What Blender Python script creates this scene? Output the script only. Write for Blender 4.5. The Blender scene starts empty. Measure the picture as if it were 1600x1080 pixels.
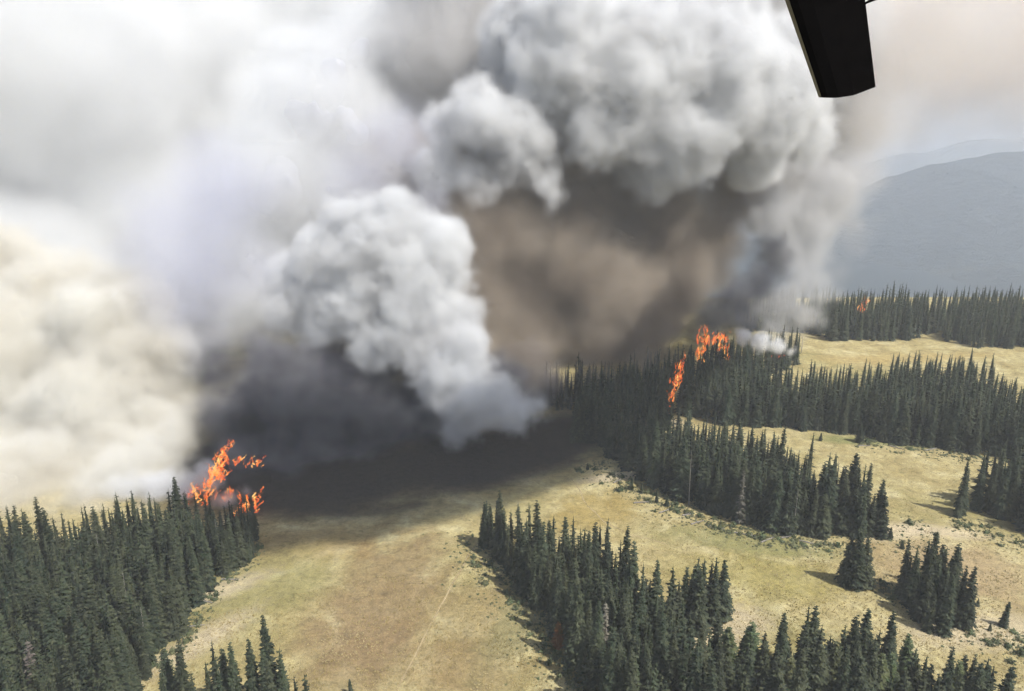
import bpy, bmesh, math, random
import numpy as np
from mathutils import Vector, Matrix, noise as mnoise

random.seed(7); rng = np.random.default_rng(7)
R = math.radians
scene = bpy.context.scene
C = scene.collection

# ------------------------------------------------------------------ camera
CAM_H, PITCH, LENS = 88.0, R(16.0), 27.2
cam_d = bpy.data.cameras.new('camera'); cam = bpy.data.objects.new('camera', cam_d); C.objects.link(cam)
cam.location = (0, 0, CAM_H); cam.rotation_euler = (R(90) - PITCH, 0, 0)
cam_d.sensor_width = 36; cam_d.lens = LENS; cam_d.clip_start = 0.2; cam_d.clip_end = 60000
scene.camera = cam
# ------------------------------------------------------------------ sky, sun, exposure
SUN_EL, SUN_AZ = R(54), (0.82, -0.57)          # horizontal direction towards the sun
w = bpy.data.worlds.new('World'); scene.world = w; w.use_nodes = True
wn = w.node_tree.nodes; wl = w.node_tree.links; wn.clear()
sky = wn.new('ShaderNodeTexSky'); sky.sky_type = 'NISHITA'; sky.sun_disc = False
sky.sun_elevation = SUN_EL; sky.sun_rotation = math.atan2(SUN_AZ[0], SUN_AZ[1])
sky.altitude = 1800; sky.air_density = 1.0; sky.dust_density = 8.0; sky.ozone_density = 1.0
bg = wn.new('ShaderNodeBackground'); bg.inputs['Strength'].default_value = 0.105
wo = wn.new('ShaderNodeOutputWorld'); wl.new(sky.outputs[0], bg.inputs['Color']); wl.new(bg.outputs[0], wo.inputs['Surface'])
sd = bpy.data.lights.new('sun', 'SUN'); sun = bpy.data.objects.new('sun', sd); C.objects.link(sun)
sd.energy = 4.4; sd.angle = R(0.6); sd.color = (1.0, 0.965, 0.905)
SUN_DIR = Vector((SUN_AZ[0] * math.cos(SUN_EL), SUN_AZ[1] * math.cos(SUN_EL), math.sin(SUN_EL))).normalized()
sun.rotation_euler = SUN_DIR.to_track_quat('Z', 'Y').to_euler(); sun.location = SUN_DIR * 900
vs = scene.view_settings
scene.display_settings.display_device = 'sRGB'
vs.view_transform = 'Standard'; vs.look = 'None'; vs.gamma = 1.0; vs.use_curve_mapping = False
vs.exposure = 0.48
cy = scene.cycles
cy.max_bounces = 9; cy.diffuse_bounces = 3; cy.glossy_bounces = 1; cy.transmission_bounces = 2
cy.volume_bounces = 5; cy.transparent_max_bounces = 24
cy.caustics_reflective = False; cy.caustics_refractive = False
cy.sample_clamp_indirect = 4.0
cy.use_adaptive_sampling = True; cy.adaptive_threshold = 0.045; cy.adaptive_min_samples = 16
cy.use_denoising = True; cy.denoiser = 'OPENIMAGEDENOISE'
try: cy.denoising_input_passes = 'RGB_ALBEDO_NORMAL'
except Exception: pass
cy.volume_step_rate = 3.0; cy.volume_max_steps = 256
cy.time_limit = 540

# ------------------------------------------------------------------ helpers
F_PX = LENS / 36 * 1600
CP, SP = math.cos(PITCH), math.sin(PITCH)
def ray(px, py):
    r, u = (px - 800) / F_PX, -(py - 540) / F_PX
    return Vector((r, CP + u * SP, -SP + u * CP))
def gp(px, py):                      # point of the level ground seen at a place of the photograph
    d = ray(px, py); t = CAM_H / -d.z
    return (d.x * t, d.y * t)
def at(px, py, Y):                   # the point that is Y metres ahead
    d = ray(px, py); t = Y / d.y
    return (d.x * t, Y, CAM_H + d.z * t)
def smooth(a, b, x):
    t = min(1, max(0, (x - a) / (b - a))); return t * t * (3 - 2 * t)
def height(x, y):
    d = math.hypot(x, y - 200)
    z = 0.55 * mnoise.noise(Vector((x / 38, y / 38, 1.3))) + 0.16 * mnoise.noise(Vector((x / 9, y / 9, 4.1)))
    fall = smooth(385, 820, y) if y > 0 else 0
    fall = max(fall, smooth(600, 1500, abs(x)), smooth(150, 900, -y))
    z = z * (1 - fall) - 255 * fall
    if fall > 0: z += 22 * fall * mnoise.noise(Vector((x / 300, y / 300, 7.7)))
    return z
def tag(o, label=None, cat=None, group=None, kind=None):
    if label: o['label'] = label
    if cat: o['category'] = cat
    if group: o['group'] = group
    if kind: o['kind'] = kind
    return o
def mesh_obj(name, verts, faces, mat, parent=None, smooth_=False):
    me = bpy.data.meshes.new(name); me.from_pydata(verts, [], faces)
    if mat: me.materials.append(mat)
    if smooth_: me.polygons.foreach_set('use_smooth', [True] * len(me.polygons))
    o = bpy.data.objects.new(name, me); C.objects.link(o)
    if parent: o.parent = parent
    return o
def empty(name, loc, rz=0):
    o = bpy.data.objects.new(name, None); C.objects.link(o); o.location = loc; o.rotation_euler = (0, 0, rz)
    o.empty_display_size = 0.5
    return o
def inside(p, poly):
    x, y = p; c = False; j = len(poly) - 1
    for i in range(len(poly)):
        xi, yi = poly[i]; xj, yj = poly[j]
        if (yi > y) != (yj > y) and x < (xj - xi) * (y - yi) / (yj - yi) + xi: c = not c
        j = i
    return c

# ------------------------------------------------------------------ materials
class NT:
    """small helper to write node trees"""
    def __init__(s, name):
        s.m = bpy.data.materials.new(name); s.m.use_nodes = True
        s.t = s.m.node_tree; s.t.nodes.clear(); s.out = s.n('ShaderNodeOutputMaterial')
    def n(s, typ, **kw):
        nd = s.t.nodes.new(typ)
        for k, v in kw.items():
            if k in nd.inputs: nd.inputs[k].default_value = v
            else: setattr(nd, k, v)
        return nd
    def l(s, a, b): s.t.links.new(a, b)
    def pos(s): return s.n('ShaderNodeNewGeometry').outputs['Position']
    def noise(s, vec, scale, detail=4, rough=0.55, dist=0.0):
        nd = s.n('ShaderNodeTexNoise'); nd.inputs['Scale'].default_value = scale; nd.inputs['Detail'].default_value = detail
        nd.inputs['Roughness'].default_value = rough; nd.inputs['Distortion'].default_value = dist
        if vec is not None: s.l(vec, nd.inputs['Vector'])
        return nd.outputs['Fac']
    def ramp(s, fac, stops):
        nd = s.n('ShaderNodeValToRGB'); e = nd.color_ramp.elements
        while len(e) < len(stops): e.new(0.5)
        for i, (p, c) in enumerate(stops):
            e[i].position = p; e[i].color = tuple(c) + (1,) if len(c) == 3 else c
        s.l(fac, nd.inputs['Fac']); return nd.outputs['Color']
    def math(s, op, a, b=None, clamp=False):
        nd = s.n('ShaderNodeMath', operation=op); nd.use_clamp = clamp
        for i, v in enumerate((a, b)):
            if v is None: continue
            if isinstance(v, (int, float)): nd.inputs[i].default_value = v
            else: s.l(v, nd.inputs[i])
        return nd.outputs[0]
    def mix(s, fac, a, b, blend='MIX'):
        nd = s.n('ShaderNodeMix', data_type='RGBA', blend_type=blend)
        for k, v in ((0, fac), (6, a), (7, b)):
            if isinstance(v, (int, float)): nd.inputs[k].default_value = v
            elif isinstance(v, tuple): nd.inputs[k].default_value = v + (1,) if len(v) == 3 else v
            else: s.l(v, nd.inputs[k])
        return nd.outputs[2]
    def maprange(s, v, a, b, c=0.0, d=1.0, interp='SMOOTHSTEP'):
        nd = s.n('ShaderNodeMapRange', interpolation_type=interp)
        s.l(v, nd.inputs[0])
        for i, x in zip((1, 2, 3, 4), (a, b, c, d)): nd.inputs[i].default_value = x
        return nd.outputs[0]
    def diffuse(s, col, rough=0.9, bump=None, bstr=0.3, bdist=0.3, spec=0.15):
        p = s.n('ShaderNodeBsdfPrincipled'); p.inputs['Roughness'].default_value = rough
        p.inputs['Specular IOR Level'].default_value = spec
        if isinstance(col, tuple): p.inputs['Base Color'].default_value = col + (1,)
        else: s.l(col, p.inputs['Base Color'])
        if bump is not None:
            b = s.n('ShaderNodeBump'); b.inputs['Strength'].default_value = bstr; b.inputs['Distance'].default_value = bdist
            s.l(bump, b.inputs['Height']); s.l(b.outputs[0], p.inputs['Normal'])
        s.l(p.outputs[0], s.out.inputs['Surface']); return s.m

def blot(nt, P, cx, cy, rx, ry, rot, warp, soft=0.45):
    """0..1 mask of an uneven patch of ground cover round (cx, cy)"""
    sub = nt.n('ShaderNodeVectorMath', operation='SUBTRACT'); nt.l(P, sub.inputs[0]); sub.inputs[1].default_value = (cx, cy, 0)
    mp = nt.n('ShaderNodeMapping'); mp.vector_type = 'TEXTURE'
    nt.l(sub.outputs[0], mp.inputs['Vector']); mp.inputs['Rotation'].default_value = (0, 0, rot); mp.inputs['Scale'].default_value = (rx, ry, 1e5)
    ln = nt.n('ShaderNodeVectorMath', operation='LENGTH'); nt.l(mp.outputs[0], ln.inputs[0])
    d = nt.math('ADD', ln.outputs['Value'], nt.math('MULTIPLY', nt.math('SUBTRACT', warp, 0.5), 1.5))
    return nt.maprange(d, 1.0 + soft, 1.0 - soft)

def mat_ground():
    nt = NT('meadow'); P = nt.pos()
    big = nt.noise(P, 0.028, 5, 0.55, 0.4); mid = nt.noise(P, 0.11, 6, 0.62, 0.6); fine = nt.noise(P, 0.55, 6, 0.68, 0.3); grain = nt.noise(P, 2.6, 5, 0.7)
    col = nt.ramp(mid, [(0.28, (0.225, 0.180, 0.082)), (0.42, (0.325, 0.268, 0.125)), (0.54, (0.40, 0.338, 0.17)), (0.68, (0.50, 0.44, 0.25))])
    olive = nt.maprange(big, 0.50, 0.68)
    col = nt.mix(nt.math('MULTIPLY', olive, 0.55), col, (0.215, 0.20, 0.075))
    # patches of other plants: russet in the middle of the meadow, green strips along the stands
    for (px, py, rx, ry, rot, c, amt) in (
        (600, 935, 11, 24, -0.1, (0.225, 0.155, 0.085), 0.68), (560, 1020, 10, 13, 0.3, (0.22, 0.15, 0.085), 0.4),
        (720, 1040, 9, 8, 0.0, (0.22, 0.145, 0.07), 0.6), (740, 970, 9, 12, 0.2, (0.24, 0.18, 0.085), 0.55), (480, 850, 15, 9, 0.2, (0.27, 0.18, 0.075), 0.45),
        (930, 800, 10, 8, 0.5, (0.30, 0.22, 0.07), 0.6), (1180, 900, 16, 8, -0.2, (0.27, 0.235, 0.07), 0.55), (1190, 850, 20, 5, -0.25, (0.21, 0.21, 0.085), 0.7),
        (1430, 690, 26, 4, -0.1, (0.20, 0.215, 0.085), 0.75), (840, 940, 5, 22, -0.45, (0.25, 0.235, 0.12), 0.6), (1430, 880, 14, 10, 0, (0.33, 0.245, 0.135), 0.6),
        (1520, 890, 12, 12, 0.3, (0.34, 0.255, 0.15), 0.6), (430, 905, 12, 10, 0.7, (0.21, 0.205, 0.08), 0.5), (350, 985, 10, 14, 0.4, (0.27, 0.235, 0.10), 0.5),
        (1400, 560, 40, 6, 0.1, (0.37, 0.27, 0.105), 0.5)):
        x, y = gp(px, py)
        col = nt.mix(nt.math('MULTIPLY', blot(nt, P, x, y, rx, ry, rot, mid), amt), col, c)
    # near-black patches painting the smoke's shadow deeper into the ground colour
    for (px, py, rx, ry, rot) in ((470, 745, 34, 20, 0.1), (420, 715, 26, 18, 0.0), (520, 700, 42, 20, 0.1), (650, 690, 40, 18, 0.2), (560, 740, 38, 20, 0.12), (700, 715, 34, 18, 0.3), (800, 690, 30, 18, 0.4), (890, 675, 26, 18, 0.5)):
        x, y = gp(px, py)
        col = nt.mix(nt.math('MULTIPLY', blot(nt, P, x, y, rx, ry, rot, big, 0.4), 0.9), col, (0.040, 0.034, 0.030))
    # bare pale soil
    for (px, py, rx, ry, rot) in ((1150, 975, 7, 5, 0.4), (1080, 1010, 8, 4, 0.3), (1530, 985, 14, 5, 0.1), (1400, 830, 9, 3.5, 0.2), (320, 930, 3, 12, -0.9),
                                  (300, 1010, 3, 12, -0.6), (960, 745, 9, 2.5, 0.2), (1470, 830, 10, 2.5, -0.2), (1040, 660, 6, 4, 0.0)):
        x, y = gp(px, py)
        col = nt.mix(nt.math('MULTIPLY', blot(nt, P, x, y, rx, ry, rot, fine, 0.6), 0.7), col, (0.50, 0.42, 0.29))
    col = nt.mix(0.75, col, nt.ramp(fine, [(0.28, (0.50, 0.51, 0.51)), (0.5, (0.98, 0.98, 0.98)), (0.70, (1.28, 1.26, 1.2))]), 'MULTIPLY')
    col = nt.mix(0.55, col, nt.ramp(grain, [(0.3, (0.55, 0.56, 0.55)), (0.55, (1.05, 1.05, 1.05)), (0.75, (1.4, 1.38, 1.3))]), 'MULTIPLY')
    # forest floor and the wooded slopes below the plateau
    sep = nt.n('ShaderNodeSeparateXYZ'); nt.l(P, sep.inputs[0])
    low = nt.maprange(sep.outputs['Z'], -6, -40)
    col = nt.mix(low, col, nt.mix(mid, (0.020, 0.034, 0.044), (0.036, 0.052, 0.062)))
    return nt.diffuse(col, 1.0, nt.math('ADD', nt.math('MULTIPLY', fine, 2.0), grain), 0.7, 0.25, 0.0)

def mat_foliage(name, a, b, c, attr=None):
    nt = NT(name)
    if attr:
        at_ = nt.n('ShaderNodeAttribute', attribute_name=attr); rnd = at_.outputs['Fac']
    else:
        rnd = nt.n('ShaderNodeObjectInfo').outputs['Random']
    P = nt.pos()
    n1 = nt.noise(P, 0.9, 3, 0.6)
    hs = nt.n('ShaderNodeHueSaturation'); nt.l(nt.math('ADD', nt.math('MULTIPLY', nt.math('FRACT', nt.math('MULTIPLY', rnd, 7.31)), .07), .465), hs.inputs['Hue']); nt.l(nt.math('ADD', nt.math('MULTIPLY', nt.math('FRACT', nt.math('MULTIPLY', rnd, 13.7)), .7), .7), hs.inputs['Value'])
    nt.l(nt.mix(rnd, a, b), hs.inputs['Color']); col = hs.outputs[0]
    col = nt.mix(nt.maprange(n1, 0.46, 0.72), col, c)
    p = nt.n('ShaderNodeBsdfPrincipled'); p.inputs['Roughness'].default_value = 0.75; p.inputs['Specular IOR Level'].default_value = 0.2
    nt.l(col, p.inputs['Base Color'])
    nt.l(p.outputs[0], nt.out.inputs['Surface'])
    return nt.m
def mat_bark(name, a, b):
    nt = NT(name); tc = nt.n('ShaderNodeTexCoord').outputs['Object']
    mp = nt.n('ShaderNodeMapping'); nt.l(tc, mp.inputs[0]); mp.inputs['Scale'].default_value = (6, 6, 1)
    nz = nt.noise(mp.outputs[0], 1.5, 5, 0.6)
    return nt.diffuse(nt.mix(nz, a, b), 0.95, nz, 0.4, 0.05)
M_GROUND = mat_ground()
M_BARK = mat_bark('fir_bark', (0.10, 0.08, 0.065), (0.22, 0.19, 0.165))
M_SNAG = mat_bark('weathered_deadwood', (0.16, 0.145, 0.13), (0.36, 0.33, 0.30))
M_FIR = mat_foliage('fir_needles', (0.018, 0.027, 0.016), (0.036, 0.044, 0.023), (0.074, 0.082, 0.044))
M_FIR_MASS = mat_foliage('fir_needles_mass', (0.018, 0.027, 0.016), (0.036, 0.044, 0.023), (0.074, 0.082, 0.044), 'tint')
M_PINE = mat_foliage('pine_needles', (0.055, 0.072, 0.034), (0.085, 0.098, 0.042), (0.11, 0.12, 0.055))
M_DYING = mat_foliage('grey_dying_needles', (0.075, 0.068, 0.055), (0.12, 0.105, 0.085), (0.16, 0.145, 0.12))
M_RUST = mat_foliage('dying_needles', (0.16, 0.075, 0.025), (0.20, 0.10, 0.03), (0.11, 0.09, 0.03))
M_SHRUB = mat_foliage('shrub_leaves', (0.055, 0.075, 0.035), (0.10, 0.115, 0.055), (0.15, 0.15, 0.075))
M_SHRUB_MASS = mat_foliage('shrub_leaves_mass', (0.06, 0.08, 0.038), (0.13, 0.135, 0.065), (0.17, 0.165, 0.085), 'tint')

# ------------------------------------------------------------------ ground
def axis(lo, hi, step, far, n_far, g):
    mid = list(np.arange(lo, hi + 1e-6, step))
    ext = [step * 1.0]
    out_hi, out_lo, d = [], [], step
    x = hi
    while x < far: d *= g; x += d; out_hi.append(x)
    x, d = lo, step
    while x > -far: d *= g; x -= d; out_lo.append(x)
    return np.array(out_lo[::-1] + mid + out_hi)
gx = axis(-190, 230, 2.5, 7000, 0, 1.16); gy = axis(60, 460, 2.5, 7000, 0, 1.16)
gv = [(x, y, height(x, y)) for y in gy for x in gx]
nx = len(gx)
gf = [(j * nx + i, j * nx + i + 1, (j + 1) * nx + i + 1, (j + 1) * nx + i) for j in range(len(gy) - 1) for i in range(nx - 1)]
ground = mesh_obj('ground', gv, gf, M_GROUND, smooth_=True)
tag(ground, 'dry straw coloured mountain meadow with russet and olive patches', 'meadow', kind='structure')

# ------------------------------------------------------------------ far mountains
def mat_mountain(name, dark, light, rock):
    nt = NT(name); P = nt.pos()
    n1 = nt.noise(P, 0.004, 6, 0.6, 0.5); n2 = nt.noise(P, 0.03, 5, 0.7)
    col = nt.mix(nt.maprange(n1, 0.4, 0.62), dark, light)
    col = nt.mix(nt.maprange(n2, .4, .6, 0.0, .7), col, (0.014, 0.022, 0.026))
    n3 = nt.noise(P, 0.0016, 4, .6, 1.0); col = nt.mix(nt.maprange(n3, .52, .68, 0.0, .55), col, (0.10, 0.105, 0.085))
    sep = nt.n('ShaderNodeSeparateXYZ'); nt.l(P, sep.inputs[0])
    hi = nt.math('ADD', nt.maprange(sep.outputs['Z'], -60, 20), nt.math('MULTIPLY', nt.math('SUBTRACT', n1, 0.5), 1.8))
    col = nt.mix(nt.maprange(hi, 0.55, 0.9), col, rock)
    return nt.diffuse(col, 1.0, n2, 1.0, 12.0, 0.0)
def ridge(name, label, prof, foot, Yc, depth, mat, seed, amp):
    """a ridge line: prof = [(x, top height)] ; its near slope runs down to z = foot"""
    xs = np.linspace(prof[0][0], prof[-1][0], 190); ys = np.linspace(0, 1, 60)
    tops = np.interp(xs, [p[0] for p in prof], [p[1] for p in prof])
    V = []
    for v in ys:
        for x, t in zip(xs, tops):
            u = 1 - abs(v - 0.62) / (0.62 if v < 0.62 else 0.38)
            prof_u = max(0, u) ** 1.15
            gl = mnoise.fractal(Vector((x / 420, v * 2.2 + seed, seed)), 1.0, 2.0, 6)
            z = foot + (t - foot) * prof_u + amp * gl * (0.25 + 0.75 * u) * min(1, u * 3) * (1.0 if u < 0.9 else 0.5)
            V.append((x + 60 * gl, Yc - depth * 0.62 + depth * v, z))
    n = len(xs)
    F = [(j * n + i, j * n + i + 1, (j + 1) * n + i + 1, (j + 1) * n + i) for j in range(len(ys) - 1) for i in range(n - 1)]
    o = mesh_obj(name, V, F, mat, smooth_=True); tag(o, label, 'mountain', kind='structure')
    return o
M_MTN1 = mat_mountain('forested_slope', (0.020, 0.034, 0.044), (0.036, 0.052, 0.062), (0.065, 0.078, 0.085))
M_MTN2 = mat_mountain('rocky_ridge', (0.05, 0.06, 0.05), (0.10, 0.10, 0.085), (0.34, 0.32, 0.29))
def sky_h(px, py, Y): p = at(px, py, Y); return (p[0], p[2])
p1 = [sky_h(x, y, 2700) for x, y in ((-1400, 300), (-400, 330), (400, 360), (900, 350), (1150, 345), (1300, 318), (1380, 284), (1450, 262), (1520, 243), (1600, 227), (1750, 214), (2100, 240), (2700, 300))]
ridge('mountain', 'blue forested mountain slope fading in haze beyond the far trees', p1, -262, 2700, 2400, M_MTN1, 3.1, 95)
p2 = [sky_h(x, y, 5200) for x, y in ((-1800, 260), (-600, 300), (400, 290), (1000, 275), (1250, 262), (1330, 256), (1375, 248), (1395, 240), (1420, 238), (1450, 241), (1490, 234), (1530, 219), (1570, 215), (1620, 211), (1700, 205), (1900, 220), (2400, 260))]
ridge('mountain', 'pale rocky skyline ridge behind the forested mountain slope', p2, -300, 5200, 3600, M_MTN2, 9.4, 70)

# ------------------------------------------------------------------ faint trail
def mat_trail():
    nt = NT('trodden_earth'); P = nt.pos()
    n1 = nt.noise(P, 0.8, 5, 0.65); n2 = nt.noise(P, 0.12, 3, 0.5)
    col = nt.mix(n1, (0.36, 0.27, 0.13), (0.58, 0.48, 0.29))
    d = nt.n('ShaderNodeBsdfDiffuse'); nt.l(col, d.inputs['Color'])
    tr = nt.n('ShaderNodeBsdfTransparent'); mx = nt.n('ShaderNodeMixShader')
    uv = nt.n('ShaderNodeAttribute', attribute_name='edge').outputs['Fac']
    a = nt.math('MULTIPLY', nt.maprange(nt.math('ADD', uv, nt.math('MULTIPLY', n1, 0.9)), 0.45, 1.0), nt.maprange(n2, 0.28, 0.55, 0.3, 0.75))
    nt.l(a, mx.inputs[0]); nt.l(tr.outputs[0], mx.inputs[1]); nt.l(d.outputs[0], mx.inputs[2]); nt.l(mx.outputs[0], nt.out.inputs['Surface'])
    return nt.m
M_TRAIL = mat_trail()
def trail(name, label, pix, wid):
    pts = [Vector(gp(*p)) for p in pix]
    dense = []
    for a, b in zip(pts[:-1], pts[1:]):
        n = max(2, int((b - a).length / 1.2))
        for k in range(n): dense.append(a.lerp(b, k / n))
    dense.append(pts[-1])
    V, F, E = [], [], []
    for i, p in enumerate(dense):
        d = (dense[min(i + 1, len(dense) - 1)] - dense[max(i - 1, 0)]).normalized(); nrm = Vector((-d.y, d.x))
        wob = 0.35 * mnoise.noise(Vector((p.x / 6, p.y / 6, 3)))
        for k in (-1, 0, 1):
            q = p + nrm * (k * wid * 0.5 * (1 + 0.3 * mnoise.noise(Vector((p.x, p.y, k)))) + wob)
            V.append((q.x, q.y, height(q.x, q.y) + 0.05)); E.append(1.0 if k == 0 else 0.0)
        if i:
            b = i * 3
            F += [(b - 3, b - 2, b + 1, b), (b - 2, b - 1, b + 2, b + 1)]
    o = mesh_obj(name, V, F, M_TRAIL, smooth_=True)
    a = o.data.attributes.new('edge', 'FLOAT', 'POINT'); a.data.foreach_set('value', E)
    tag(o, label, 'trail', kind='structure')
trail('trail', 'pale trodden trail running straight across the meadow to the pointed stand', [(744, 850), (715, 900), (690, 945), (668, 985), (640, 1040), (618, 1080), (600, 1125)], 0.55)
trail('trail', 'faint winding track between the shaded meadow and the two stands', [(892, 745), (905, 765), (918, 790), (945, 815), (985, 835), (1040, 850)], 0.4)

# ------------------------------------------------------------------ conifers
def fir_mesh(seed, h, rad, levels, per, droop, bare, power, mat, dens=1.0, low=False):
    """crown of drooping fronds in whorls, real metres; returns (verts, faces)"""
    r_ = random.Random(seed); V, F = [], []
    lean = (r_.uniform(-.02, .02), r_.uniform(-.02, .02))
    def axis_pt(z): return Vector((lean[0] * z, lean[1] * z, z))
    # inner foliage mass
    seg, rings = (6, 5) if low else (8, 9)
    base = len(V)
    for k in range(rings):
        t = k / (rings - 1); z = h * (bare + (0.97 - bare) * t)
        rr = rad * 0.40 * (1 - t) ** power + 0.02
        c = axis_pt(z)
        for s in range(seg):
            a = 2 * math.pi * s / seg + k * 0.4; q = rr * r_.uniform(0.65, 1.25)
            V.append((c.x + math.cos(a) * q, c.y + math.sin(a) * q, z + r_.uniform(-.15, .15)))
    for k in range(rings - 1):
        for s in range(seg):
            a, b = base + k * seg + s, base + k * seg + (s + 1) % seg
            F.append((a, b, b + seg, a + seg))
    bulge = [1 + 0.22 * mnoise.noise(Vector((k * 0.45, seed * 1.7, 0.2))) for k in range(levels + 1)]
    for k in range(levels):
        t = (k + r_.uniform(-.3, .3)) / levels; t = min(max(t, 0), 0.985)
        z0 = h * (bare + (1 - bare) * t)
        L0 = rad * bulge[k] * ((1 - t) ** power) + 0.20
        n = max(4, int(per * (0.55 + 0.45 * (1 - t)) + r_.uniform(-.5, .5)))
        a0 = r_.uniform(0, 6.28)
        for b in range(n):
            if r_.random() < 0.08: continue
            a = a0 + 2 * math.pi * b / n + r_.uniform(-.3, .3)
            L = L0 * r_.uniform(0.62, 1.18); d = Vector((math.cos(a), math.sin(a), 0)); sd_ = Vector((-d.y, d.x, 0))
            z = z0 + r_.uniform(-.5, .5) * h * (1 - bare) / levels
            c = axis_pt(z)
            dr = droop * r_.uniform(0.6, 1.4) * (1.15 - t)
            w0 = (0.22 * L + 0.11) * r_.uniform(0.7, 1.25)
            nseg = 2 if low else 3
            ids = []
            for q in range(nseg + 1):
                u = q / nseg
                p = c + d * (L * (0.06 + 0.94 * u)) + Vector((0, 0, -dr * L * (u ** 1.3) + 0.10 * L * u ** 3))
                ww = w0 * (0.35, 1.0, 0.72, 0.0)[q] if nseg == 3 else w0 * (0.4, 1.0, 0.0)[q]
                i = len(V)
                if q == nseg: V.append(tuple(p)); ids.append((i,))
                else:
                    jl, jr = r_.uniform(.7, 1.3), r_.uniform(.7, 1.3)
                    hang = Vector((0, 0, -0.45 * ww))
                    V.append(tuple(p + sd_ * ww * jl + hang)); V.append(tuple(p + Vector((0, 0, 0.03)))); V.append(tuple(p - sd_ * ww * jr + hang)); ids.append((i, i + 1, i + 2))
            for q in range(nseg):
                A, B = ids[q], ids[q + 1]
                if len(B) == 3: F += [(A[0], A[1], B[1], B[0]), (A[1], A[2], B[2], B[1])]
                else: F += [(A[0], A[1], B[0]), (A[1], A[2], B[0])]
            if not low:                      # side twigs
                for q in range(2):
                    u = r_.uniform(0.35, 0.8); s_ = -1 if q else 1
                    p = c + d * (L * u) + Vector((0, 0, -dr * L * (u ** 1.3)))
                    tip = p + (d * 0.55 + sd_ * s_ * 0.8).normalized() * (0.34 * L + 0.12) + Vector((0, 0, -0.18 * L))
                    e = (tip - p).cross(Vector((0, 0, 1))).normalized() * (0.09 * L + 0.05)
                    i = len(V); m_ = p.lerp(tip, 0.55)
                    V += [tuple(p), tuple(m_ + e + Vector((0, 0, -.06))), tuple(tip), tuple(m_ - e + Vector((0, 0, -.06)))]
                    F += [(i, i + 1, i + 2), (i, i + 2, i + 3)]
    # leader
    i = len(V); c = axis_pt(h)
    V += [(c.x + .07, c.y, h * .955), (c.x - .05, c.y + .06, h * .955), (c.x - .05, c.y - .06, h * .955), (c.x, c.y, h * 1.0)]
    F += [(i, i + 1, i + 3), (i + 1, i + 2, i + 3), (i + 2, i, i + 3)]
    return V, F
def trunk_mesh(h, r0, seed):
    V, F = [], []; r_ = random.Random(seed); lx, ly = r_.uniform(-.02, .02), r_.uniform(-.02, .02)
    seg = 7; zs = [-0.35, 0.0, 0.25, h * 0.3, h * 0.65, h * 0.95]; rs = [r0 * 1.5, r0 * 1.35, r0, r0 * 0.75, r0 * 0.4, 0.02]
    for z, rr in zip(zs, rs):
        for s in range(seg):
            a = 2 * math.pi * s / seg; V.append((lx * max(z, 0) + math.cos(a) * rr, ly * max(z, 0) + math.sin(a) * rr, z))
    for k in range(len(zs) - 1):
        for s in range(seg):
            a, b = k * seg + s, k * seg + (s + 1) % seg
            F.append((a, b, b + seg, a + seg))
    F.append(tuple(range((len(zs) - 1) * seg, len(zs) * seg)))
    return V, F
# (height, radius, levels, per whorl, droop, bare, power): slim spires and fuller firs
SPEC = [(15, 2.0, 32, 12, .55, .03, .74), (17, 1.9, 36, 12, .62, .04, .70), (14, 2.6, 29, 13, .50, .02, .74), (16, 2.6, 32, 13, .55, .04, .62),
        (13, 1.75, 29, 12, .60, .03, .66), (18, 2.3, 36, 12, .62, .05, .76), (12, 2.7, 26, 13, .45, .02, .80)]
PINE = [(13, 2.7, 26, 13, .30, .06, .62), (12, 2.5, 24, 13, .28, .05, .58), (14, 1.25, 20, 7, .75, .10, .60)]
def to_mesh(name, VF, mat):
    me = bpy.data.meshes.new(name); me.from_pydata(VF[0], [], VF[1]); me.materials.append(mat); return me
CROWN = [to_mesh('crown', fir_mesh(11 + i, *s, M_FIR), M_FIR) for i, s in enumerate(SPEC)] + [to_mesh('crown', fir_mesh(31 + i, *s, M_PINE), M_PINE if i < 2 else M_DYING) for i, s in enumerate(PINE)]
TRUNK = [to_mesh('trunk', trunk_mesh(s[0], 0.17 + 0.004 * s[0], 11 + i if i < len(SPEC) else 31 + i - len(SPEC)), M_BARK) for i, s in enumerate(SPEC + PINE)]
ALL = SPEC + PINE
LOW = [fir_mesh(51 + i, s[0], s[1] * 1.05, 15, 7, s[4], s[5], s[6], None, low=True) for i, s in enumerate(SPEC)]

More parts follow.
